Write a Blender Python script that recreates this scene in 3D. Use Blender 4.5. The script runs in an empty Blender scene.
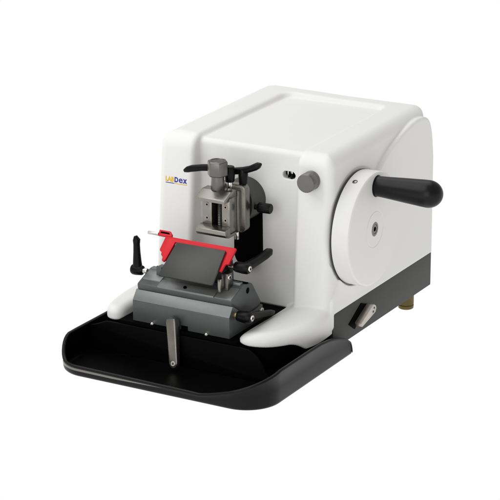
import bpy, bmesh, math, random
import numpy as np
from mathutils import Vector, Matrix

random.seed(4)
S = 0.01                       # everything below is written in centimetres
sc = bpy.context.scene
col = sc.collection
V = Vector

# ------------------------------------------------------------------ materials
def mat(name, color, rough=0.5, metal=0.0, spec=0.5, bump=0.0, bscale=900.0, var=0.0, vscale=60.0,
        brushed=None, coat=0.0, rvar=0.0):
    m = bpy.data.materials.new(name)
    m.use_nodes = True
    nt = m.node_tree
    b = nt.nodes['Principled BSDF']
    b.inputs['Base Color'].default_value = (*color, 1)
    b.inputs['Roughness'].default_value = rough
    b.inputs['Metallic'].default_value = metal
    b.inputs['Specular IOR Level'].default_value = spec
    b.inputs['Coat Weight'].default_value = coat
    tc = nt.nodes.new('ShaderNodeTexCoord')
    mp = nt.nodes.new('ShaderNodeMapping')
    nt.links.new(tc.outputs['Object'], mp.inputs['Vector'])
    if brushed:
        mp.inputs['Scale'].default_value = brushed
    if var > 0 or rvar > 0:
        n = nt.nodes.new('ShaderNodeTexNoise')
        n.inputs['Scale'].default_value = vscale
        n.inputs['Detail'].default_value = 5
        nt.links.new(mp.outputs['Vector'], n.inputs['Vector'])
        if var > 0:
            mx = nt.nodes.new('ShaderNodeMix')
            mx.data_type = 'RGBA'
            mx.inputs['A'].default_value = (*[c * (1 - var) for c in color], 1)
            mx.inputs['B'].default_value = (*[min(1, c * (1 + var)) for c in color], 1)
            nt.links.new(n.outputs['Fac'], mx.inputs['Factor'])
            nt.links.new(mx.outputs['Result'], b.inputs['Base Color'])
        if rvar > 0:
            mr = nt.nodes.new('ShaderNodeMapRange')
            mr.inputs['To Min'].default_value = max(0.02, rough - rvar)
            mr.inputs['To Max'].default_value = min(1, rough + rvar)
            nt.links.new(n.outputs['Fac'], mr.inputs['Value'])
            nt.links.new(mr.outputs['Result'], b.inputs['Roughness'])
    if bump > 0:
        n2 = nt.nodes.new('ShaderNodeTexNoise')
        n2.inputs['Scale'].default_value = bscale
        n2.inputs['Detail'].default_value = 3
        nt.links.new(mp.outputs['Vector'], n2.inputs['Vector'])
        bp = nt.nodes.new('ShaderNodeBump')
        bp.inputs['Strength'].default_value = bump
        bp.inputs['Distance'].default_value = 0.0006
        nt.links.new(n2.outputs['Fac'], bp.inputs['Height'])
        nt.links.new(bp.outputs['Normal'], b.inputs['Normal'])
    return m

M = {}
M['white'] = mat('white_enamel', (0.815, 0.811, 0.793), 0.50, spec=0.3, bump=0.10, bscale=700, var=0.012, vscale=14)
M['wheel'] = mat('white_wheel_paint', (0.81, 0.804, 0.780), 0.46, spec=0.3, bump=0.08, bscale=700, var=0.012, vscale=20)
M['skirt'] = mat('dark_grey_paint', (0.046, 0.047, 0.045), 0.55, spec=0.3, bump=0.25, bscale=1400, var=0.10, vscale=45)
M['tray'] = mat('black_tray_lacquer', (0.0045, 0.0045, 0.0045), 0.33, spec=0.18, bump=0.05, bscale=500, rvar=0.05, vscale=30)
M['tray_inside'] = mat('black_tray_inside', (0.0012, 0.0012, 0.0012), 0.42, spec=0.045, bump=0.1, bscale=500, rvar=0.08, vscale=25)
M['black'] = mat('black_plastic', (0.0025, 0.0025, 0.0025), 0.33, spec=0.16, bump=0.18, bscale=1100, rvar=0.06, vscale=80)
M['handle'] = mat('black_handle_plastic', (0.004, 0.004, 0.0045), 0.33, spec=0.24, bump=0.10, bscale=900, rvar=0.05, vscale=60)
M['matteblack'] = mat('matte_black', (0.0015, 0.0015, 0.0015), 0.6, spec=0.02)
M['block'] = mat('green_grey_anodised', (0.100, 0.108, 0.106), 0.38, metal=0.40, spec=0.4, bump=0.15, bscale=1300, var=0.10, vscale=60, rvar=0.05)
M['lever_steel'] = mat('pale_satin_steel', (0.50, 0.47, 0.42), 0.34, metal=0.85, bump=0.12, bscale=500, var=0.14, vscale=90, rvar=0.08)
M['block_lit'] = mat('lit_grey_anodised', (0.215, 0.228, 0.222), 0.34, metal=0.45, spec=0.4, bump=0.15, bscale=1300, var=0.08, vscale=60, rvar=0.06)  # lighter copy of the block metal; light on upward faces put into colour
M['steel'] = mat('warm_satin_steel', (0.285, 0.27, 0.245), 0.27, metal=0.95, bump=0.12, bscale=500, var=0.14, vscale=70, brushed=(0.35, 1, 1.6), rvar=0.08)
M['steel_dark'] = mat('dark_satin_steel', (0.165, 0.16, 0.15), 0.30, metal=0.92, bump=0.15, bscale=600, var=0.14, vscale=80, rvar=0.08)
M['steel_mid'] = mat('mid_satin_steel', (0.22, 0.21, 0.19), 0.27, metal=0.9, bump=0.12, bscale=600, var=0.14, vscale=70, rvar=0.08)
M['disc'] = mat('dark_grey_disc_metal', (0.075, 0.075, 0.073), 0.45, metal=0.6, bump=0.15, bscale=900, var=0.10, vscale=60)
M['chrome'] = mat('bright_screw_metal', (0.70, 0.68, 0.64), 0.24, metal=1.0, rvar=0.08, vscale=120)
M['brass'] = mat('warm_brass', (0.42, 0.33, 0.18), 0.35, metal=0.9, var=0.15, vscale=120)
M['red'] = mat('red_anodised', (0.60, 0.011, 0.020), 0.42, metal=0.2, spec=0.3, bump=0.08, bscale=1000, var=0.06, vscale=60)
M['plate'] = mat('dark_grey_plate', (0.052, 0.052, 0.049), 0.36, metal=0.5, spec=0.5, bump=0.20, bscale=1500, var=0.08, vscale=40)
M['knob'] = mat('grey_knob_metal', (0.17, 0.168, 0.158), 0.32, metal=0.8, bump=0.12, bscale=900, var=0.06, vscale=90)
M['foot'] = mat('olive_brass_foot', (0.13, 0.10, 0.035), 0.40, metal=0.75, bump=0.1, bscale=600, var=0.3, vscale=70)
M['screw'] = mat('dull_screw_metal', (0.36, 0.31, 0.27), 0.34, metal=0.9, var=0.2, vscale=150)
M['strip'] = mat('edge_reflection_metal', (0.22, 0.21, 0.195), 0.26, metal=0.9, var=0.12, vscale=40, rvar=0.1)  # pale metal standing in for a reflection on the tray front
M['blue'] = mat('blue_print', (0.022, 0.028, 0.30), 0.5)
M['yellow'] = mat('yellow_print', (0.78, 0.50, 0.035), 0.5)

# ------------------------------------------------------------------ objects
ROOT = {}
def thing(name, label, cat, loc, group=None):
    o = bpy.data.objects.new(name, None)
    col.objects.link(o)
    o.location = V(loc) * S
    o.empty_display_size = 0.02
    o['label'] = label
    o['category'] = cat
    if group:
        o['group'] = group
    ROOT[o] = V(loc)
    return o

def base_of(o):
    while o is not None:
        if o in ROOT:
            return ROOT[o]
        o = o.parent
    return V((0, 0, 0))

def obj(name, bm, m, parent=None, smooth=True, angle=32, recalc=True):
    if recalc:
        bmesh.ops.recalc_face_normals(bm, faces=bm.faces)
    b = base_of(parent)
    for v in bm.verts:
        v.co = (v.co - b) * S
    me = bpy.data.meshes.new(name)
    bm.to_mesh(me)
    bm.free()
    ms = m if isinstance(m, (list, tuple)) else [m]
    for x in ms:
        me.materials.append(x)
    if smooth:
        for p in me.polygons:
            p.use_smooth = True
        me.set_sharp_from_angle(angle=math.radians(angle))
    o = bpy.data.objects.new(name, me)
    col.objects.link(o)
    if parent:
        o.parent = parent
    return o

# ------------------------------------------------------------------ mesh helpers
def merge(dst, src):
    me = bpy.data.meshes.new('tmp')
    src.to_mesh(me)
    dst.from_mesh(me)
    bpy.data.meshes.remove(me)
    src.free()
    return dst

def bevel_sharp(bm, w, seg=2, ang=25):
    bmesh.ops.recalc_face_normals(bm, faces=bm.faces)
    es = [e for e in bm.edges if len(e.link_faces) == 2 and e.calc_face_angle(0) > math.radians(ang)]
    if w > 0 and es:
        bmesh.ops.bevel(bm, geom=es, offset=w, offset_type='OFFSET', segments=seg, profile=0.5,
                        affect='EDGES', clamp_overlap=True)
    return bm

def prism(axis, poly, a0, a1, bev=0.06, seg=2, frame=None):
    """poly: 2D points in the two other axes (in xyz order), extruded along axis from a0 to a1."""
    bm = bmesh.new()
    def P(p, a):
        if axis == 'x': q = V((a, p[0], p[1]))
        elif axis == 'y': q = V((p[0], a, p[1]))
        else: q = V((p[0], p[1], a))
        return frame(q) if frame else q
    lo = [bm.verts.new(P(p, a0)) for p in poly]
    hi = [bm.verts.new(P(p, a1)) for p in poly]
    n = len(poly)
    bm.faces.new(lo)
    bm.faces.new(hi)
    for i in range(n):
        bm.faces.new((lo[i], lo[(i + 1) % n], hi[(i + 1) % n], hi[i]))
    return bevel_sharp(bm, bev, seg)

def box(x0, x1, y0, y1, z0, z1, bev=0.06, seg=2):
    return prism('z', [(x0, y0), (x1, y0), (x1, y1), (x0, y1)], z0, z1, bev, seg)

def basis(d):
    d = V(d).normalized()
    up = V((0, 0, 1)) if abs(d.z) < 0.9 else V((0, 1, 0))
    u = d.cross(up).normalized()
    w = u.cross(d).normalized()
    return d, u, w

def lathe(o, d, prof, seg=40, caps=True, rfun=None):
    """prof: list of (t, r) along axis d from o."""
    o = V(o)
    d, u, w = basis(d)
    bm = bmesh.new()
    rings = []
    for (t, r) in prof:
        if r < 1e-5:
            rings.append([bm.verts.new(o + d * t)])
            continue
        ring = []
        for k in range(seg):
            a = 2 * math.pi * k / seg
            rr = r if rfun is None else r * rfun(a, t)
            ring.append(bm.verts.new(o + d * t + (u * math.cos(a) + w * math.sin(a)) * rr))
        rings.append(ring)
    for A, B in zip(rings[:-1], rings[1:]):
        if len(A) == 1 and len(B) == 1:
            continue
        for k in range(seg):
            k2 = (k + 1) % seg
            if len(A) == 1: bm.faces.new((A[0], B[k], B[k2]))
            elif len(B) == 1: bm.faces.new((A[k], B[0], A[k2]))
            else: bm.faces.new((A[k], B[k], B[k2], A[k2]))
    if caps:
        for R in (rings[0], rings[-1]):
            if len(R) > 2:
                bm.faces.new(R)
    return bm

def cyl(p0, p1, r, bev=0.08, seg=32, r1=None):
    p0, p1 = V(p0), V(p1)
    L = (p1 - p0).length
    r1 = r if r1 is None else r1
    b = min(bev, L * .45, r * .6)
    return lathe(p0, p1 - p0, [(0, 0), (0, r - b), (b * .3, r - b * .3), (b, r), (L - b, r1), (L - b * .3, r1 - b * .3), (L, r1 - b), (L, 0)], seg)

def loft(pts, secs, side, n=20, e=2.6):
    """tube along pts with superellipse sections (half width along side, half height across)."""
    bm = bmesh.new()
    pts = [V(p) for p in pts]
    rings = []
    for i, p in enumerate(pts):
        t = (pts[min(i + 1, len(pts) - 1)] - pts[max(i - 1, 0)]).normalized()
        s = V(side)
        s = (s - t * s.dot(t)).normalized()
        h = t.cross(s)
        a, b = secs[i]
        ring = []
        for k in range(n):
            th = 2 * math.pi * k / n
            c, q = math.cos(th), math.sin(th)
            cx = math.copysign(abs(c) ** (2 / e), c)
            cy = math.copysign(abs(q) ** (2 / e), q)
            ring.append(bm.verts.new(p + s * a * cx + h * b * cy))
        rings.append(ring)
    for A, B in zip(rings[:-1], rings[1:]):
        for k in range(n):
            bm.faces.new((A[k], A[(k + 1) % n], B[(k + 1) % n], B[k]))
    bm.faces.new(rings[0])
    bm.faces.new(rings[-1])
    return bm

def socket_screw(o, d, r, h=0.15, sock=0.45):
    """a round screw head with a hexagonal socket sunk in it; material slot 1 in the socket."""
    bm = lathe(o, d, [(-0.1, r), (h - .05, r), (h - .015, r * .97), (h, r * .9), (h, r * sock)], 24, caps=False)
    s = lathe(o, d, [(h, r * sock), (h * .1, r * sock), (h * .1, 0)], 6, caps=False)
    for f in s.faces:
        f.material_index = 1
    return merge(bm, s)

# ------------------------------------------------------------------ signed-distance solids for the moulded shell
def smax(a, b, r):
    u = np.maximum(a + r, 0); v = np.maximum(b + r, 0)
    return np.minimum(-r, np.maximum(a, b)) + np.sqrt(u * u + v * v)
def smin(a, b, r):
    return -smax(-a, -b, r)
def poly_sdf(X, Y, pts):
    d = np.full(X.shape, 1e9); inside = np.zeros(X.shape, bool)
    n = len(pts)
    for i in range(n):
        ax, ay = pts[i]; bx, by = pts[(i + 1) % n]
        ex, ey = bx - ax, by - ay
        t = np.clip(((X - ax) * ex + (Y - ay) * ey) / (ex * ex + ey * ey), 0, 1)
        d = np.minimum(d, (X - ax - ex * t) ** 2 + (Y - ay - ey * t) ** 2)
        c = ((ay > Y) != (by > Y)) & (X < ex * (Y - ay) / (ey if abs(ey) > 1e-12 else 1e-12) + ax)
        inside ^= c
    d = np.sqrt(d)
    return np.where(inside, -d, d)

def catmull(pts, n=8, closed=True):
    out = []
    m = len(pts)
    rng = range(m) if closed else range(m - 1)
    for i in rng:
        g = lambda k: np.array(pts[k % m] if closed else pts[min(max(k, 0), m - 1)], float)
        p0, p1, p2, p3 = g(i - 1), g(i), g(i + 1), g(i + 2)
        for k in range(n):
            t = k / n
            out.append(tuple(0.5 * (2 * p1 + (p2 - p0) * t + (2 * p0 - 5 * p1 + 4 * p2 - p3) * t * t + (3 * p1 - p0 - 3 * p2 + p3) * t ** 3)))
    if not closed:
        out.append(tuple(pts[-1]))
    return out

def surface_nets(f, lo, hi, h):
    lo = np.array(lo, float)
    n = [int(math.ceil((hi[i] - lo[i]) / h)) + 1 for i in range(3)]
    ax = [lo[i] + h * np.arange(n[i]) for i in range(3)]
    D = np.empty(n, np.float64)
    B = 6
    for i in range(0, n[0], B):
        cy = np.arange(0, n[1], B); cz = np.arange(0, n[2], B)
        half = (B - 1) / 2 * h
        Yc, Zc = np.meshgrid(ax[1][cy] + half, ax[2][cz] + half, indexing='ij')
        dc = f(np.full(Yc.shape, ax[0][i] + half), Yc, Zc)
        far = B * h * 1.15
        for a in range(len(cy)):
            near = np.abs(dc[a]) < far
            ys = slice(cy[a], min(cy[a] + B, n[1]))
            for b in range(len(cz)):
                if not near[b]:
                    D[i:i + B, ys, cz[b]:cz[b] + B] = dc[a, b]
            zsel = [b for b in range(len(cz)) if near[b]]
            if zsel:
                zi = np.concatenate([np.arange(cz[b], min(cz[b] + B, n[2])) for b in zsel])
                X, Y, Z = np.meshgrid(ax[0][i:i + B], ax[1][ys], ax[2][zi], indexing='ij')
                D[i:i + B, ys, zi] = f(X, Y, Z)
    s = D < 0
    cnt = np.zeros([k - 1 for k in n], np.int8)
    for a in (0, 1):
        for b in (0, 1):
            for c in (0, 1):
                cnt += s[a:n[0] - 1 + a, b:n[1] - 1 + b, c:n[2] - 1 + c]
    cells = np.argwhere((cnt > 0) & (cnt < 8))
    idx = -np.ones(cnt.shape, np.int64)
    idx[tuple(cells.T)] = np.arange(len(cells))
    acc = np.zeros((len(cells), 3)); w = np.zeros(len(cells))
    corners = [(a, b, c) for a in (0, 1) for b in (0, 1) for c in (0, 1)]
    for p in corners:
        for k in range(3):
            if p[k] == 0:
                q = list(p); q[k] = 1
                d0 = D[tuple((cells + p).T)]; d1 = D[tuple((cells + q).T)]
                cr = (d0 < 0) != (d1 < 0)
                t = np.where(cr, d0 / np.where(cr, d0 - d1, 1), 0)
                P = np.tile(np.array(p, float), (len(cells), 1)); P[:, k] += t
                acc += P * cr[:, None]; w += cr
    verts = lo + h * (cells + acc / w[:, None])
    for _ in range(3):                                     # pull the vertices onto the exact surface
        d = f(*verts.T); e = 0.01
        g = np.stack([f(*(verts + np.eye(3)[k] * e).T) - f(*(verts - np.eye(3)[k] * e).T) for k in range(3)], 1) / (2 * e)
        g2 = np.maximum((g * g).sum(1), 0.3)
        step = np.clip(-d / g2, -h * .5, h * .5)
        verts = verts + g * step[:, None]
    faces = []
    for k in range(3):
        u, v = (k + 1) % 3, (k + 2) % 3
        sl0 = [slice(None)] * 3; sl1 = [slice(None)] * 3
        sl0[k] = slice(0, n[k] - 1); sl1[k] = slice(1, n[k])
        A = s[tuple(sl0)]; B = s[tuple(sl1)]
        e = np.argwhere(A != B)
        ok = (e[:, u] > 0) & (e[:, v] > 0) & (e[:, u] < n[u] - 1) & (e[:, v] < n[v] - 1)
        e = e[ok]
        fl = A[tuple(e.T)]
        def c(du, dv):
            q = e.copy(); q[:, u] -= du; q[:, v] -= dv
            return idx[tuple(q.T)]
        Q = np.stack([c(1, 1), c(0, 1), c(0, 0), c(1, 0)], 1)
        Q[~fl] = Q[~fl][:, ::-1]
        faces.append(Q)
    return verts, np.concatenate(faces)

def sdf_obj(name, f, lo, hi, h, m, parent):
    v, q = surface_nets(f, lo, hi, h)
    b = np.array(base_of(parent))
    me = bpy.data.meshes.new(name)
    me.from_pydata(((v - b) * S).tolist(), [], q.tolist())
    me.materials.append(m)
    for p in me.polygons:
        p.use_smooth = True
    me.update()
    me.set_sharp_from_angle(angle=math.radians(50))
    o = bpy.data.objects.new(name, me)
    col.objects.link(o)
    o.parent = parent
    return o

# ================================================================== THE MICROTOME
FLOOR = -2.3
mt = thing('microtome', 'white laboratory microtome with a round handwheel, black handle and dark grey base', 'microtome', (0, 10, FLOOR))

WC = (6.6, 14.55)                                          # wheel centre (y, z)
flare = catmull([(-0.55, 6.6), (0.5, 7.7), (2.5, 10.4), (4.8, 13.4), (8.0, 17.2), (11.9, 20.45), (15.3, 22.55), (19.7, 24.1), (23.6, 24.75),
                 (26.6, 24.3), (28.0, 22.4), (28.75, 18.5)], 8, closed=False) + [(28.85, 2.9), (-0.95, 2.9)]
r_arm = catmull([(4.7, 3.2), (4.45, -3), (4.3, -9.2), (5.2, -11.2), (7.0, -11.9), (9.4, -11.0), (11.3, -8.6), (12.45, -5.2), (12.5, -1.2), (11.9, 0.8), (9.5, 3.0)], 6)
l_arm = catmull([(-12.2, 4), (-12.15, -4), (-12.1, -8.8), (-12.25, -11.0), (-13.2, -11.7), (-14.5, -11.0), (-15.1, -8.6), (-15.15, -5.0), (-14.6, -1.5), (-13.2, 1.2), (-12.6, 4)], 6)

def housing(X, Y, Z):
    front = -(Y + 0.25 + (21 - Z) * 0.070)
    zz = (Z - 5) / 20
    A = smax(smax(-(X + 13.45 - 0.32 * zz), X - (12.30 - 0.35 * zz), 0.2), smax(front * .9975, Y - 28.4, 0.2), 1.15)
    # rear corners a little rounder
    A = smax(A, (np.abs(X + .4) + Y - 12.3 - 28.4 + 1.1) * .7071, 1.0)
    top = Z - (25.15 + 0.022 * np.minimum(Y, 26) + 0.28 * np.clip(-X / 12, 0, 1))
    A = smax(A, top, 1.7 + 0.35 * np.clip(-(X + 4) / 8, 0, 1))
    # channel that runs up the front and over the roof
    cx = np.abs(X + 0.42) - 7.5
    C = smin(Y - (1.55 + (25 - Z) * 0.02), (24.75 + 0.016 * Y) - Z, 0.75)
    C = smax(C, smax(cx, Y - 24.6, 1.2), 0.35)
    A = smax(A, -C, 0.65)
    A = smax(A, 3.64 - Z + 1.1 * np.clip((np.abs(X + 0.42) - 7.6) / .4, 0, 1), 0.16)
    # side flare behind the handwheel
    B = smax(poly_sdf(Y, Z, flare), np.maximum(X - 12.62, 8.6 - X), 0.35)
    A = smin(A, B, 0.12)
    # bowl behind the wheel
    R = np.sqrt((Y - WC[0]) ** 2 + (Z - WC[1]) ** 2) - 7.62
    A = smax(A, -np.maximum(R, 11.95 - X), 0.12)
    # front arms
    ztop = 5.75 + 0.075 * np.minimum(Y, 1)
    zb = 3.25 + np.zeros_like(X)
    ra = smax(poly_sdf(X, Y, r_arm), np.abs(Z - (ztop + 0.6) / 2) - (ztop - 0.6) / 2, 1.35)
    ra = smax(ra, (Z - 3.72 - (X - 4.4) * 0.50) * 0.894, 0.8)
    t1 = np.clip((Y + 9.2) / 4.6, 0, 1); t2 = np.clip((X - 8.6) / 3.6, 0, 1)
    ra = smax(ra, 3.3 - 1.9 * t1 * t1 * (3 - 2 * t1) * t2 * t2 * (3 - 2 * t2) - Z, 0.22)
    la = smax(poly_sdf(X, Y, l_arm), np.abs(Z - (ztop + 0.6) / 2) - (ztop - 0.6) / 2, 0.95)
    la = smax(la, 3.2 - Z, 0.22)
    A = smin(A, ra, 0.40)
    A = smin(A, la, 0.55)
    A = smax(A, np.minimum(np.minimum(4.74 - Z, Y + 0.27), np.maximum(np.abs(X + 0.42) - 7.9, Y - 4.0)), 0.16)
    # little oval viewing port in the recessed panel
    px, pz = 5.05, 21.55
    cap = np.sqrt(np.maximum(np.abs(X - px) - 0.42, 0) ** 2 + (Z - pz - (X - px) * 0.0) ** 2) - 0.50
    A = smax(A, -np.maximum(cap, np.abs(Y - 1.5) - 1.6), 0.08)
    return A

hs = sdf_obj('housing', housing, (-15.8, -12.9, 2.2), (13.4, 30.0, 26.6), 0.15, M['white'], mt)

# base frame: dark painted plinth, with the black deck between the arms
bm = prism('z', [(-13.3, -0.26), (-8.2, -0.26), (-8.2, 2.05), (7.4, 2.05), (7.4, -0.26), (12.5, -0.26), (12.5, 28.82), (-13.3, 28.82)], 0, 4.72, 0.08)
obj('base_frame', bm, M['skirt'], mt)
bm = prism('z', [(-12.3, -0.32), (-12.3, -11.0), (-11.6, -11.75), (6.3, -11.6), (8.4, -10.9), (10.2, -9.2), (11.4, -6.8), (12.0, -4.5), (12.1, -0.32)], 0.2, 3.15, 0.10)
merge(bm, box(-12.0, 5.2, -12.15, 2.0, 3.17, 3.62, 0.08))
obj('deck_plate', bm, M['matteblack'], mt)
for (x, y) in ((10.9, 24.4), (10.9, 4.2), (-10.9, 24.4), (-10.9, 4.2)):
    obj('foot', lathe((x, y, FLOOR), (0, 0, 1), [(0, .95), (.08, 1.05), (.5, 1.08), (.55, 1.0), (.62, 1.0), (.68, 1.08), (2.28, 1.08)], 36), M['foot'], mt)

# viewing port insides
bm = box(4.0, 6.1, 2.55, 2.75, 20.9, 22.2, 0.02)
obj('viewing_port', bm, M['matteblack'], mt)
pt = col.objects['viewing_port']
bm = box(4.62, 4.80, 2.0, 2.5, 21.25, 21.95, 0.03)
merge(bm, box(5.02, 5.35, 2.1, 2.5, 21.6, 21.98, 0.03))
obj('indicator', bm, M['chrome'], pt)
bm = box(4.85, 5.0, 1.7, 2.5, 21.2, 21.6, 0.03)
merge(bm, box(5.2, 5.42, 1.7, 2.5, 21.1, 21.5, 0.03))
obj('latch', bm, M['black'], pt)

# grey feed knob on the right pillar
kn = obj('feed_knob', lathe((9.25, 0.2, 21.95), (0.02, -1, 0), [(0, 0), (0, 1.22), (.55, 1.22), (.6, 1.14), (.78, 1.12), (.84, 1.2), (1.95, 1.2), (2.05, 1.17), (2.1, 1.1), (2.1, 0)], 48,
         rfun=lambda a, t: 1 + (0.012 * math.cos(24 * a) if 0.84 <= t <= 1.95 else 0)), M['knob'], mt, angle=28)

# slot in the panel for the moving head
def stadium(cx, zlo, zhi, r, n=12):
    pts = [(cx + r * math.cos(a), zlo + r + r * math.sin(a)) for a in [math.pi + math.pi * k / n for k in range(n + 1)]]
    return pts + [(cx + r, zhi), (cx - r, zhi)]
obj('slide_slot', prism('y', stadium(-0.80, 8.35, 19.0, 1.98), 1.2, 2.3, 0.05), M['matteblack'], mt)

# ---- specimen head
DX, DZ = -1.05, 17.85
hd = obj('specimen_head', lathe((DX, 2.0, DZ), (0, -1, 0), [(0, 0), (0, 2.72), (3.3, 2.72), (3.42, 2.69), (3.5, 2.61), (3.5, 1.5), (3.2, 1.4), (3.2, 0)], 64), M['disc'], mt)
# stack of plates carrying the clamp
def rrect(x0, x1, z0, z1, r, n=6):
    out = []
    for (cx, cz, a0) in ((x1 - r, z1 - r, 0), (x0 + r, z1 - r, 90), (x0 + r, z0 + r, 180), (x1 - r, z0 + r, 270)):
        for k in range(n + 1):
            a = math.radians(a0 + 90 * k / n)
            out.append((cx + r * math.cos(a), cz + r * math.sin(a)))
    return out
obj('ball_joint', cyl((DX, -1.4, DZ - .1), (DX, -2.4, DZ - .1), 1.75, .1), M['black'], hd)
pl = prism('y', rrect(-3.3, 1.55, 14.7, 20.9, 0.75), -3.35, -2.15, 0.10)
obj('carrier_plate', pl, M['steel_mid'], hd)
pl = prism('y', rrect(-3.1, 1.0, 14.9, 20.4, 0.25), -4.15, -3.30, 0.06)
obj('carrier_plate', pl, M['steel_mid'], hd)
obj('pin', cyl((0.55, -3.75, 13.9), (0.55, -3.75, 15.0), 0.26, .05), M['chrome'], hd)
# side knob with knurling
bm = cyl((0.9, -1.0, 17.55), (2.3, -1.0, 17.6), 0.33, .05, 20)
merge(bm, lathe((2.1, -1.0, 17.6), (1, 0, 0.02), [(0, 0), (0, .52), (.08, .60), (.5, .62), (1.75, .62), (1.84, .55), (1.84, 0)], 54,
                rfun=lambda a, t: 1 + (0.06 * math.cos(18 * a) if 0.08 <= t <= 1.75 else 0)))
obj('side_knob', bm, M['black'], hd, angle=50)

# ---- vice clamp
bm = box(-3.15, -1.62, -6.0, -4.25, 14.95, 19.7, 0.05)
merge(bm, box(0.02, 1.25, -6.0, -4.25, 14.95, 19.7, 0.05))
merge(bm, box(-1.64, 0.04, -4.75, -4.27, 14.97, 19.68, 0.02))
cl = obj('specimen_clamp', bm, M['steel'], mt)
obj('clamp_recess', box(-1.60, 0.0, -4.9, -4.76, 15.0, 19.6, 0.01), M['matteblack'], cl)
# threaded rod in the slot
prof = [(0, 0), (0, .38)]
z = 0.0
while z < 4.5:
    prof += [(z + .08, .42), (z + .16, .36)]
    z += .22
prof += [(4.6, .36), (4.6, 0)]
obj('threaded_rod', lathe((-0.62, -5.35, 15.0), (0, 0, 1), prof, 24), M['steel_dark'], cl, angle=20)
jaw_top = [(-7.35, 19.38), (-7.35, 19.82), (-7.15, 19.92), (-5.75, 20.62), (-4.35, 20.62), (-4.35, 19.72), (-6.05, 19.72), (-6.2, 19.38)]
obj('jaw', prism('x', jaw_top, -3.30, 1.30, 0.05), M['steel'], cl)
jaw_bot = [(-7.35, 15.10), (-7.35, 15.62), (-7.2, 15.72), (-6.02, 15.95), (-6.02, 14.93), (-4.5, 14.93), (-4.5, 14.5), (-6.4, 14.5), (-7.1, 14.75)]
obj('jaw', prism('x', jaw_bot, -3.35, 1.40, 0.05), M['steel'], cl)
for x in (-2.35, 0.62):
    for z in (16.75, 18.55):
        obj('screw', socket_screw((x, -6.0, z), (0, -1, 0), 0.33, 0.05, .42), [M['screw'], M['matteblack']], cl)
# trim the vice to its true width and height
_b = base_of(cl)
for o in [cl] + list(cl.children):
    for v in o.data.vertices:
        p = v.co / S + _b
        v.co = (V((-3.2 + (p.x + 3.2) * 0.90, p.y, 20.6 + (p.z - 20.6) * 0.955)) - _b) * S
# hex-sided clamp knob
def hexr(a, t):
    b = (a + .25) % (math.pi / 3) - math.pi / 6
    flat = math.cos(math.pi / 6) / math.cos(b)
    k = 0.85 if 1.79 < t < 3.6 else (0.45 if t < 3.75 else 0)
    return 1.06 * ((1 - k) + k * min(flat, .965))
kb = lathe((-1.35, -5.15, 20.55), (0, 0, 1), [(0, 0), (0, .86), (.1, .90), (1.2, .82), (1.78, .80)], 36, caps=False)
hexp = [(-1.35 + 1.36 * math.cos(math.radians(60 * k + 12)), -5.15 + 1.36 * math.sin(math.radians(60 * k + 12))) for k in range(6)]
merge(kb, prism('z', hexp, 22.33, 24.28, 0.20, 3))
merge(kb, lathe((-1.35, -5.15, 24.27), (0, 0, 1), [(0, .98), (.06, .96), (.07, .88), (-.02, .80), (-.02, 0)], 40, caps=False))
obj('clamp_knob', kb, M['steel_dark'], cl, angle=30)

# ---- black orientation levers (ball-ended clamping handles)
def lever(name, hub, axis, r, L, path, secs, side, parent, m=None, screw=True, collar=None, hubfac=1.0):
    """round hub along axis with an arm that leaves it; the screw and collar are pieces of the lever."""
    hub = V(hub); ax = V(axis).normalized()
    bm = lathe(hub, ax, [(0, 0), (0, r * .80), (.12, r * .88), (L * .55, r * 1.0), (L * .85, r * .97), (L * .97, r * .82), (L, r * .6), (L, 0)], 32)
    merge(bm, loft(path, secs, side))
    o = obj(name, bm, m or M['black'], parent, angle=40)
    if screw:
        obj('screw', socket_screw(hub + ax * (L - .02), ax, r * .5, .14, .45), [M['chrome'], M['matteblack']], o)
    if collar:
        c0, rc, mc = collar
        obj('collar', cyl(hub - ax * c0, hub + ax * 0.05, rc, .05, 24), mc, o)
    return o

h1 = V((-0.55, -3.55, 21.25))
lever('orientation_lever', h1, (0, 0, 1), 0.68, 2.05,
      [h1 + V((-0.2, 0, 1.62)), h1 + V((-2.0, 0, 1.56)), h1 + V((-4.0, .02, 1.28)), h1 + V((-5.5, .04, .96)), h1 + V((-6.15, .05, .74)), h1 + V((-6.65, .05, .50))],
      [(.50, .48), (.48, .44), (.47, .42), (.48, .44), (.46, .40), (.26, .22)], (0, 1, 0), hd, screw=False, collar=(1.0, .40, M['chrome']))
h2 = V((0.75, -2.45, 20.9))
lever('orientation_lever', h2, (0, 0, 1), 0.62, 1.95,
      [h2 + V((-2.1, 0, 1.25)), h2 + V((-1.6, 0, 1.40)), h2 + V((0, 0, 1.70)), h2 + V((1.1, 0, 2.08)), h2 + V((1.8, 0, 2.42)), h2 + V((2.2, 0, 2.66)), h2 + V((2.55, 0, 2.86))],
      [(.36, .32), (.48, .44), (.50, .46), (.48, .42), (.50, .46), (.46, .42), (.24, .16)], (0, 1, 0), hd, screw=False)

# ---- handwheel
hw = obj('handwheel', lathe((12.35, WC[0], WC[1]), (1, 0, 0),
         [(0, 0), (0, 7.30), (.06, 7.38), (2.12, 7.42), (2.30, 7.36), (2.40, 7.25), (2.45, 7.1), (2.45, 2.42), (2.41, 2.38), (2.41, 2.30), (2.45, 2.26), (2.45, .95), (2.30, .85), (2.30, 0)], 128), M['wheel'], mt, angle=24)
obj('gap_shade_disc', cyl((12.18, WC[0], WC[1]), (12.34, WC[0], WC[1]), 7.41, .02, 96), M['skirt'], hw)  # dark disc added to draw the shaded gap behind the wheel
obj('hub_screw', socket_screw((14.66, WC[0], WC[1]), (1, 0, 0), 0.62, .12, .50), [M['steel_dark'], M['matteblack']], hw)
obj('hub_bush', lathe((14.60, WC[0], WC[1]), (1, 0, 0), [(0, .93), (.16, .93), (.20, .88), (.20, .64), (.05, .63)], 40, caps=False), M['knob'], hw)
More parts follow.
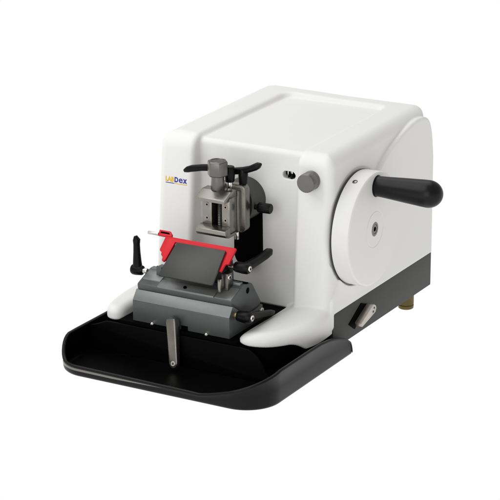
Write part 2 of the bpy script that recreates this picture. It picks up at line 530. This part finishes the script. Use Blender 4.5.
# set screw in the rim
a = math.atan2(21.45 - WC[1], 3.65 - WC[0])
nrm = V((0, math.cos(a), math.sin(a)))
o0 = V((13.35, WC[0], WC[1])) + nrm * 7.39
obj('set_screw', socket_screw(o0, nrm, 0.36, .05, .62), [M['steel_dark'], M['matteblack']], hw)
# handle
hp = [(0, 0), (0, 1.20), (.12, 1.30), (1.2, 1.36), (4.0, 1.56), (6.4, 1.72), (7.2, 1.75)]
for k in range(1, 11):
    t = k / 10 * math.pi / 2
    hp.append((7.2 + 1.85 * math.sin(t), 1.75 * math.cos(t) if k < 10 else 0))
ha = V((1, 0.0, 0.0))
h_o = obj('handle', lathe((14.78, 7.0, 20.15), ha, hp, 48), M['handle'], hw)
obj('collar', lathe((14.78, 7.0, 20.15), ha, [(0, 1.40), (.05, 1.42), (.10, 1.34), (.10, 1.2)], 40, caps=False), M['black'], h_o)

# ---- lock lever on the plinth: black pad and a steel lever
bm = prism('x', [(3.9, 2.1), (7.4, 3.97), (9.2, 3.3), (5.6, .95)], 12.46, 12.62, 0.04)
lk = obj('lock_lever', bm, M['matteblack'], mt)
def capsule(p, q, r0, r1, n=12):
    d = math.atan2(q[1] - p[1], q[0] - p[0])
    out = [(p[0] + r0 * math.cos(d + math.pi / 2 + math.pi * k / n), p[1] + r0 * math.sin(d + math.pi / 2 + math.pi * k / n)) for k in range(n + 1)]
    out += [(q[0] + r1 * math.cos(d - math.pi / 2 + math.pi * k / n), q[1] + r1 * math.sin(d - math.pi / 2 + math.pi * k / n)) for k in range(n + 1)]
    return out
arm = [(5.5, 1.95), (8.75, 3.42), (9.15, 3.42), (9.6, 3.15), (9.85, 2.75), (9.6, 2.25), (5.8, 1.35)]
obj('lever_arm', prism('x', arm, 12.62, 13.6, 0.06), M['lever_steel'], lk)
for p in ((9.15, 2.95), (8.9, 2.50)):
    obj('screw', socket_screw((13.6, p[0], p[1]), (1, 0, 0), 0.17, .03, .6), [M['steel_dark'], M['matteblack']], lk)

# ---- printed lettering on the left pillar
def text_mesh(body, size, bold, m, origin, xaxis, zaxis, parent, name):
    cu = bpy.data.curves.new('txt', 'FONT')
    cu.body = body
    cu.size = size
    cu.offset = bold
    cu.resolution_u = 6
    cu.space_character = 1.02
    to = bpy.data.objects.new('txt', cu)
    col.objects.link(to)
    dg = bpy.context.evaluated_depsgraph_get()
    me0 = to.evaluated_get(dg).to_mesh()
    bm = bmesh.new()
    bm.from_mesh(me0)
    w = max(v.co.x for v in bm.verts)
    o, X, Z = V(origin), V(xaxis).normalized(), V(zaxis).normalized()
    N = X.cross(Z)
    for v in bm.verts:
        v.co = o + X * v.co.x + Z * v.co.y
    bpy.data.objects.remove(to)
    bpy.data.curves.remove(cu)
    return obj(name, bm, m, parent, smooth=False, recalc=False), w

# front face of the pillar: y = -0.25 - (21 - z) * 0.07
def fy(z): return -0.25 - (21 - z) * 0.070 - 0.012
zl = 18.93
ZA = (0, 0.07, 1)
lx = -12.05
def letters(body, x0, x1, zh, bold, m):
    """one printed word, fitted between x0 and x1 with its tallest letter zh high."""
    o, w_ = text_mesh(body, 1.0, bold, m, (0, 0, 0), (1, 0, 0), (0, 0, 1), None, 'lettering')
    xs = [v.co.x for v in o.data.vertices]; zs = [v.co.z for v in o.data.vertices]
    b0 = base_of(hs)
    for v in o.data.vertices:
        x = x0 + (x1 - x0) * (v.co.x - min(xs)) / (max(xs) - min(xs))
        z = zl + zh * (v.co.z - min(zs)) / (max(zs) - min(zs))
        v.co = (V((x, fy(z), z)) - b0) * S
    o.parent = hs
letters('LAB', lx, lx + 1.28, .66, .060, M['yellow'])
letters('D', lx + 1.36, lx + 1.93, .70, .055, M['blue'])
letters('e', lx + 2.00, lx + 2.60, .60, .022, M['blue'])
letters('x', lx + 2.62, lx + 3.26, .60, .050, M['blue'])
def strip(x0, x1, z0, z1, m):
    bm = bmesh.new()
    bm.faces.new([bm.verts.new((x, fy(z), z)) for (x, z) in ((x0, z0), (x1, z0), (x1, z1), (x0, z1))])
    obj('underline', bm, m, hs, smooth=False, recalc=False)
strip(lx + .03, lx + 1.33, zl - .21, zl - .11, M['blue'])
strip(lx + 1.36, lx + 3.26, zl - .21, zl - .11, M['yellow'])

# ================================================================== THE KNIFE HOLDER
kh = thing('knife_holder', 'dark grey knife holder block with red guard, tilted dark plate and three black levers', 'knife holder', (-3, -8, 3.62))
XL, XR = -10.2, 3.95
basep = [(-11.6, 3.64), (-11.6, 6.30), (-11.45, 6.42), (-10.65, 7.50), (-10.55, 7.60)]
arc = []
for k in range(0, 13):
    t = k / 12
    y = -10.55 + t * (7.2)
    arc.append((y, 7.60 - 1.9 * t - 1.35 * math.sin(math.pi * t) * .75))
basep += arc[1:] + [(-3.2, 5.6), (-3.2, 3.64)]
bb = obj('base_block', prism('x', basep, XL, XR, 0.07), M['block'], kh)
for x in (-7.2, 0.75):
    obj('screw', lathe((x, -11.75, 3.72), (0, -1, 0), [(-.15, .24), (.1, .24), (.2, .16), (.22, 0)], 20, caps=False), M['chrome'], bb)
obj('screw', cyl((XR - .1, -4.0, 5.15), (XR + .45, -4.0, 5.15), .32, .06), M['chrome'], bb)
obj('bevel_lit_strip', prism('x', [(-11.54, 6.33), (-11.60, 6.39), (-10.72, 7.57), (-10.60, 7.60), (-10.70, 7.44)], XL + .02, XR - .02, 0.025), M['block_lit'], bb)  # sheet added on the bevel to carry its lit tone
obj('notch', box(-3.0, -2.05, -11.66, -11.4, 3.66, 4.25, 0.02), M['matteblack'], bb)
# tilting carriage on the curved bed
carp = [(-10.72, 7.66), (-10.80, 8.30), (-10.72, 8.42), (-7.85, 9.52), (-7.55, 9.58), (-5.75, 9.20), (-5.55, 9.05), (-3.35, 6.0)]
for (y, z) in reversed(arc[1:-1]):
    carp.append((y, z + 0.10))
car = obj('carriage', prism('x', carp, XL + 0.25, XR - 0.15, 0.06), M['block'], kh)
sl = 1.10 / 2.87
def top_z(y): return 8.42 + (y + 10.72) * sl
def sheet(x0, x1, y0, y1, h, bev=.04):
    bm = bmesh.new()
    return prism('x', [(y0, top_z(y0) - .25), (y0, top_z(y0) + h), (y1, top_z(y1) + h), (y1, top_z(y1) - .25)], x0, x1, bev)
obj('top_strip', sheet(-7.0, 1.2, -10.78, -9.55, .16), M['block_lit'], car)
obj('top_strip', sheet(XL + .5, -7.1, -9.9, -8.0, .12), M['block_lit'], car)
obj('top_strip', sheet(1.3, XR - .25, -10.74, -8.6, .06), M['block_lit'], car)
obj('screw', cyl((-3.2, -10.2, top_z(-10.2) + .1), (-3.2, -10.35, top_z(-10.2) + .26), .22, .04, 16), M['matteblack'], car)
obj('bore', cyl((XR - .3, -6.75, 8.52), (XR - .13, -6.75, 8.52), .40, .02), M['matteblack'], car)
obj('groove', box(XL + .6, XR - .16, -7.3, -6.55, 9.25, 9.56, .02), M['matteblack'], car)
obj('rear_rail', box(XL + .6, XR - .5, -8.05, -7.4, 9.35, 9.80, .06), M['block_lit'], car)

# blade clamp body behind the pressure plate
bcp = [(-8.3, 9.1), (-8.3, 12.9), (-8.15, 13.3), (-7.95, 13.3), (-7.5, 12.4), (-7.3, 9.5)]
bc = obj('blade_clamp', prism('x', bcp, -7.2, 2.15, 0.05), M['black'], kh)  # body coloured black to stand in for the shadow under the plate
obj('side_block', box(1.6, 2.5, -9.4, -8.2, 9.0, 11.2, .08), M['steel_dark'], bc)
obj('side_block', box(1.55, 1.95, -10.3, -9.7, 9.0, 10.7, .06), M['steel'], bc)
obj('screw', socket_screw((2.5, -9.0, 10.7), (1, 0, 0), .36, .1, .5), [M['chrome'], M['matteblack']], bc)
obj('side_block', box(-8.3, -7.55, -8.9, -7.6, 9.0, 10.3, .06), M['block'], bc)

# tilted frame: u across, v down the slope, n towards the viewer
E2 = V((0, -1, -1.1)).normalized(); NN = V((0, -1.1, 1)).normalized(); OO = V((0, -8.0, 14.2))
def fr(q): return OO + V((1, 0, 0)) * q.x + E2 * q.y + NN * q.z
red = [(-7.25, -0.02), (2.95, 0.0), (3.0, .15), (2.78, 2.20), (2.66, 2.30), (2.40, 2.32), (2.30, 2.45), (2.12, 3.38), (1.98, 3.45), (1.72, 3.30), (1.72, .60),
       (-5.62, .60), (-6.05, 3.20), (-6.25, 3.42), (-6.55, 3.30), (-6.60, 2.85), (-6.95, 2.55), (-7.00, 2.20), (-7.32, 2.05), (-7.40, 1.85)]
def pan(poly, z0, z1, bev): return prism('z', poly, z0, z1, bev, frame=fr)
kg = obj('knife_guard', pan(red, -.12, .20, .05), M['red'], kh)
tab = [(-8.45, -.72), (-6.85, -.72), (-6.45, -.35), (-6.40, -.04), (-8.45, -.04)]
tb = pan([(-8.45, -.74), (-6.85, -.74), (-6.45, -.35), (-6.40, -.03), (-7.2, -.03), (-7.3, 0.06), (-8.45, .06)], -.12, .20, .04)
obj('guard_tab', tb, M['red'], kg)
obj('slot', pan([(-8.15, -.52), (-6.95, -.52), (-6.75, -.28), (-8.15, -.28)], .19, .215, .005), M['matteblack'], kg)
obj('pin', cyl((-8.4, -8.0, 14.38), (-9.95, -8.0, 14.36), .21, .05, 20), M['chrome'], kg)
pp = [(-5.15, .68), (1.80, .68), (1.90, .76), (1.82, 5.36), (1.68, 5.50), (-5.95, 5.50), (-6.05, 5.38), (-5.22, .76)]
obj('pressure_plate', pan(pp, .24, .52, .05), M['plate'], kh)

# clamping levers
h = V((2.95, -8.3, 12.0))
lever('clamp_lever', h, (1, 0, 0), 0.74, 2.05,
      [h + V((1.2, .1, 0)), h + V((1.4, 1.3, .08)), h + V((1.5, 3.0, .18)), h + V((1.5, 4.7, .32)), h + V((1.5, 5.8, .46)), h + V((1.5, 6.35, .54))],
      [(.55, .58), (.55, .56), (.52, .52), (.55, .54), (.54, .52), (.28, .26)], (1, 0, 0), kh, collar=(.85, .36, M['steel']))
h = V((-10.85, -8.1, 9.15))
lever('clamp_lever', h, (-1, 0, -.02), 0.72, 1.6,
      [h + V((-.75, 0, .2)), h + V((-.80, 0, 1.2)), h + V((-.82, .0, 2.4)), h + V((-.82, -.02, 3.4)), h + V((-.80, -.04, 4.0)), h + V((-.95, -.05, 4.5))],
      [(.60, .56), (.52, .48), (.43, .42), (.40, .40), (.46, .46), (.20, .22)], (1, 0, 0), kh, collar=(.75, .36, M['chrome']))
h = V((4.45, -10.3, 6.42))
lever('clamp_lever', h, (1, 0, 0), 0.78, 2.0,
      [h + V((1.2, .1, 0)), h + V((1.2, 1.4, -.25)), h + V((1.15, 3.3, -.7)), h + V((1.05, 5.3, -1.15)), h + V((1.0, 6.6, -1.45)), h + V((.95, 7.2, -1.58))],
      [(.58, .54), (.55, .46), (.52, .38), (.56, .36), (.52, .32), (.28, .2)], (1, 0, 0), kh, collar=(.55, .42, M['brass']))

# long lever that hangs in front of the block
p0, p1 = V((-3.72, -12.45, 4.75)), V((-2.68, -13.9, -0.05))
bm = loft([p0 + (p0 - p1).normalized() * .45, p0, (p0 + p1) / 2, p1, p1 + (p1 - p0).normalized() * .35, p1 + (p1 - p0).normalized() * .55],
          [(.62, .55), (.70, .62), (.66, .48), (.64, .36), (.46, .33), (.18, .28)], (1, 0.0, 0.1), 24, 7)
fl = obj('front_lever', bm, M['steel_mid'], kh, angle=30)
obj('pivot', cyl((-4.0, -12.4, 4.8), (-4.0, -11.5, 4.8), .55, .05), M['block'], fl)
nl = V((0, -1, .3)).normalized()
obj('screw', socket_screw(p1 + nl * .30, nl, .34, .08, .45), [M['chrome'], M['matteblack']], fl)

# ================================================================== THE WASTE TRAY
def tray():
    bm = bmesh.new()
    xl, xr, yf, yb, zb = -16.6, 13.8, -20.95, 2.45, -1.3
    RL, RR = 4.2, 4.6
    path = []                                              # (x, y, nx, ny, rim z)
    def ss(a, b, t):
        t = min(max((t - a) / (b - a), 0), 1)
        return t * t * (3 - 2 * t)
    EZ = [(-7, 3.1), (-5, 3.02), (-3.05, 2.67), (-1.5, 2.28), (0, 1.80), (1.2, 1.25), (2.0, .70), (2.35, 0.0), (2.45, -.6)]
    def end_z(y):                                          # wing ends in a rounded corner
        return float(np.interp(y, [e[0] for e in EZ], [e[1] for e in EZ]))
    ys = [yb, yb - .05, yb - .2, yb - .45, yb - .9, 1.0, 0.2, -.8, -1.8, -2.8, -3.8, -6, -9, -12, -15]
    for y in ys: path.append((xl, y, 1, 0, min(2.62, end_z(y))))
    n = 14
    for k in range(0, n + 1):
        a = math.pi + (math.pi / 2) * k / n
        x, y = xl + RL + RL * math.cos(a), yf + RL + RL * math.sin(a)
        path.append((x, y, -math.cos(a), -math.sin(a), 2.62 - 2.40 * ss(-.05, .66, k / n)))
    for k in range(1, 16):
        x = xl + RL + (xr - RR - xl - RL) * k / 16
        path.append((x, yf, 0, 1, 0.22 - 0.22 * k / 16 if x < 4 else None))
    n = 20
    for k in range(0, n + 1):
        a = 1.5 * math.pi + (math.pi / 2) * k / n
        path.append((xr - RR + RR * math.cos(a), yf + RR + RR * math.sin(a), -math.cos(a), -math.sin(a), None))
    for y in reversed(ys): path.append((xr, y, -1, 0, end_z(y)))
    # rim on the right: rises along the front from x = 5.5, then round the corner to the side height
    pts = []
    s = 0
    last = None
    for p in path:
        if last: s += math.hypot(p[0] - last[0], p[1] - last[1])
        pts.append((p, s)); last = p
    s0 = next(s for (p, s) in pts if abs(p[1] - yf) < 1e-6 and p[0] >= 4.5)
    s1 = next(s for (p, s) in pts if p[0] >= xr - 1e-6 and p[1] > -16.6)
    out = []
    for (p, s) in pts:
        z = p[4]
        if z is None or (p[0] > 3.9 and p[1] < -14 and s <= s1):
            t = min(max((s - s0) / (s1 - s0), 0), 1)
            z = 0.02 + 3.08 * (0.55 * t + 0.45 * t * t * (3 - 2 * t))
        out.append((p[0], p[1], p[2], p[3], z))
    T = 0.34
    rings = []
    for (x, y, nx, ny, z) in out:
        def P(off, zz): return bm.verts.new((x + nx * off, y + ny * off, zz))
        z = max(z, zb + .7)
        # outside foot -> outside wall -> rolled rim -> inside wall -> floor fillet
        sec = [(.55, zb), (.22, zb + .06), (.06, zb + .22), (0, zb + .45)]
        hgt = z - .42 - (zb + .45)
        sec += [(-.03, zb + .45 + hgt * .5), (-.05, z - .42), (-.11, z - .36), (-.14, z - .24), (-.13, z - .12), (-.05, z - .03), (.08, z), (.22, z - .02), (.31, z - .10), (T, z - .22)]
        zi = zb + .35
        sec += [(T + .03, (z - .22) * .55 + (zi + .5) * .45), (T + .08, zi + .5), (T + .2, zi + .18), (T + .45, zi + .02), (T + .75, zi)]
        rings.append([P(o_, max(zz, zb)) for (o_, zz) in sec])
    for A, B in zip(rings[:-1], rings[1:]):
        for k in range(len(A) - 1):
            f = bm.faces.new((A[k], B[k], B[k + 1], A[k + 1]))
            f.material_index = 1 if k >= 12 else 0
    bm.faces.new(rings[0]); bm.faces.new(rings[-1])
    # underside and floor as strips between mirrored path points
    N = len(rings)
    for ring_i in (0, -1):
        loop = [r[ring_i] for r in rings]
        f = bm.faces.new(loop)
        f.material_index = 1 if ring_i == -1 else 0
    bmesh.ops.triangulate(bm, faces=[f for f in bm.faces if len(f.verts) > 30])
    # back wall below the deck lip
    wall = [(xl + T + .05, -.9), (xl + T + .05, 2.3), (-15.6, 2.42), (-14.7, 2.75), (-13.8, 3.15), (-13.2, 3.22), (6.0, 3.22), (7.2, 3.1), (8.2, 2.6), (9.0, 1.6), (9.6, .4), (10.2, -.4), (11.2, -.9)]
    wb = prism('y', wall, -12.52, -12.22, .10)
    for f in wb.faces: f.material_index = 1
    merge(bm, wb)
    return bm
to = obj('waste_tray', tray(), [M['tray'], M['tray_inside']], None, angle=48)
# pale metal strip added to imitate the reflection along the low front edge
bm = bmesh.new()
rows = []
for k in range(0, 41):
    if k < 12:
        a = math.radians(222 + 48 * k / 12)
        c = (-12.4 + 4.2 * math.cos(a), -16.75 + 4.2 * math.sin(a)); nn = (math.cos(a), math.sin(a))
    else:
        c = (-12.4 + 18.2 * (k - 12) / 28, -20.95); nn = (0, -1)
    zt_ = -.06 - .004 * max(0, k - 12)
    hh = 0.46 - .42 * max(0, k - 20) / 20
    row = []
    for (o_, z_) in ((-.02, zt_), (.07, zt_ - .05), (.06, zt_ - hh + .05), (-.05, zt_ - hh)):
        row.append(bm.verts.new((c[0] + nn[0] * o_, c[1] + nn[1] * o_, z_)))
    rows.append(row)
for A, B in zip(rows[:-1], rows[1:]):
    for j in range(3):
        bm.faces.new((A[j], B[j], B[j + 1], A[j + 1]))
obj('edge_reflection_strip', bm, M['strip'], to)
to['label'] = 'glossy black waste tray with rounded corners pushed under the front of the white microtome'
to['category'] = 'tray'

# ================================================================== SURFACE, LIGHT, CAMERA
bm = bmesh.new()
R = 60000
vs = [bm.verts.new((R * math.cos(2 * math.pi * k / 64), R * math.sin(2 * math.pi * k / 64), FLOOR - .02)) for k in range(64)]
bm.faces.new(vs)
gm = bpy.data.materials.new('glowing_white_ground')  # emission added so the ground stays pure white and shadowless, lighting from below
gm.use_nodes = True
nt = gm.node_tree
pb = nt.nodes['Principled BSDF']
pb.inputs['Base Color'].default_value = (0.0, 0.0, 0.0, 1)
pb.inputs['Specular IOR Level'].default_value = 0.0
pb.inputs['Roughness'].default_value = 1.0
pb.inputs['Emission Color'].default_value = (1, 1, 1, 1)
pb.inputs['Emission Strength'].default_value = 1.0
g = obj('ground', bm, gm, None, smooth=False)
g['kind'] = 'structure'

w = bpy.data.worlds.new('World')
sc.world = w
w.use_nodes = True
nt = w.node_tree
bg = nt.nodes['Background']
tc = nt.nodes.new('ShaderNodeTexCoord')
sep = nt.nodes.new('ShaderNodeSeparateXYZ')
nt.links.new(tc.outputs['Generated'], sep.inputs[0])
rp = nt.nodes.new('ShaderNodeValToRGB')
rp.color_ramp.elements[0].position = 0.0
rp.color_ramp.elements[0].color = (1, 1, 1, 1)
e = rp.color_ramp.elements.new(0.10); e.color = (0.55, 0.537, 0.51, 1)
rp.color_ramp.elements[-1].position = 0.55
rp.color_ramp.elements[-1].color = (0.42, 0.42, 0.42, 1)
nt.links.new(sep.outputs['Z'], rp.inputs['Fac'])
nt.links.new(rp.outputs['Color'], bg.inputs['Color'])
bg.inputs['Strength'].default_value = 1.0

def area(name, loc, target, size, power, color=(1, 1, 1), size_y=None):
    l = bpy.data.lights.new(name, 'AREA')
    l.energy = power
    l.color = color
    l.size = size
    if size_y:
        l.shape = 'RECTANGLE'; l.size_y = size_y
    o = bpy.data.objects.new(name, l)
    col.objects.link(o)
    o.location = V(loc) * S
    o.rotation_euler = (V(target) * S - V(loc) * S).to_track_quat('-Z', 'Y').to_euler()
    return o
area('softbox', (-72, -72, 145), (0, 0, 10), 1.3, 11.2, (0.985, 0.995, 1.0))
area('softbox_overhead', (-45, 55, 160), (0, 5, 12), 1.4, 9.0, (1.0, 1.0, 1.0))

area('added_front_fill', (25, -190, 70), (0, 0, 12), 1.3, 9.3, (0.985, 0.995, 1.0))  # added fill lamp that brightens the front recess

cam = bpy.data.cameras.new('camera')
co = bpy.data.objects.new('camera', cam)
col.objects.link(co)
LOC = V((127.06566602, -220.74750507, 95.02157274)); FW = V((-0.46234523, 0.83232804, -0.3057236))
co.location = LOC * S
rt = FW.cross(V((0, 0, 1))).normalized(); up = rt.cross(FW)
co.rotation_euler = Matrix((rt, up, -FW)).transposed().to_euler()
cam.sensor_width = 36
cam.lens = 150.80105908698164
cam.shift_x = -0.056864180849395284
cam.shift_y = -0.02896764390146949
cam.clip_start = 0.05
cam.clip_end = 2000
sc.camera = co
sc.view_settings.view_transform = 'Standard'
sc.view_settings.look = 'None'
sc.view_settings.exposure = 0
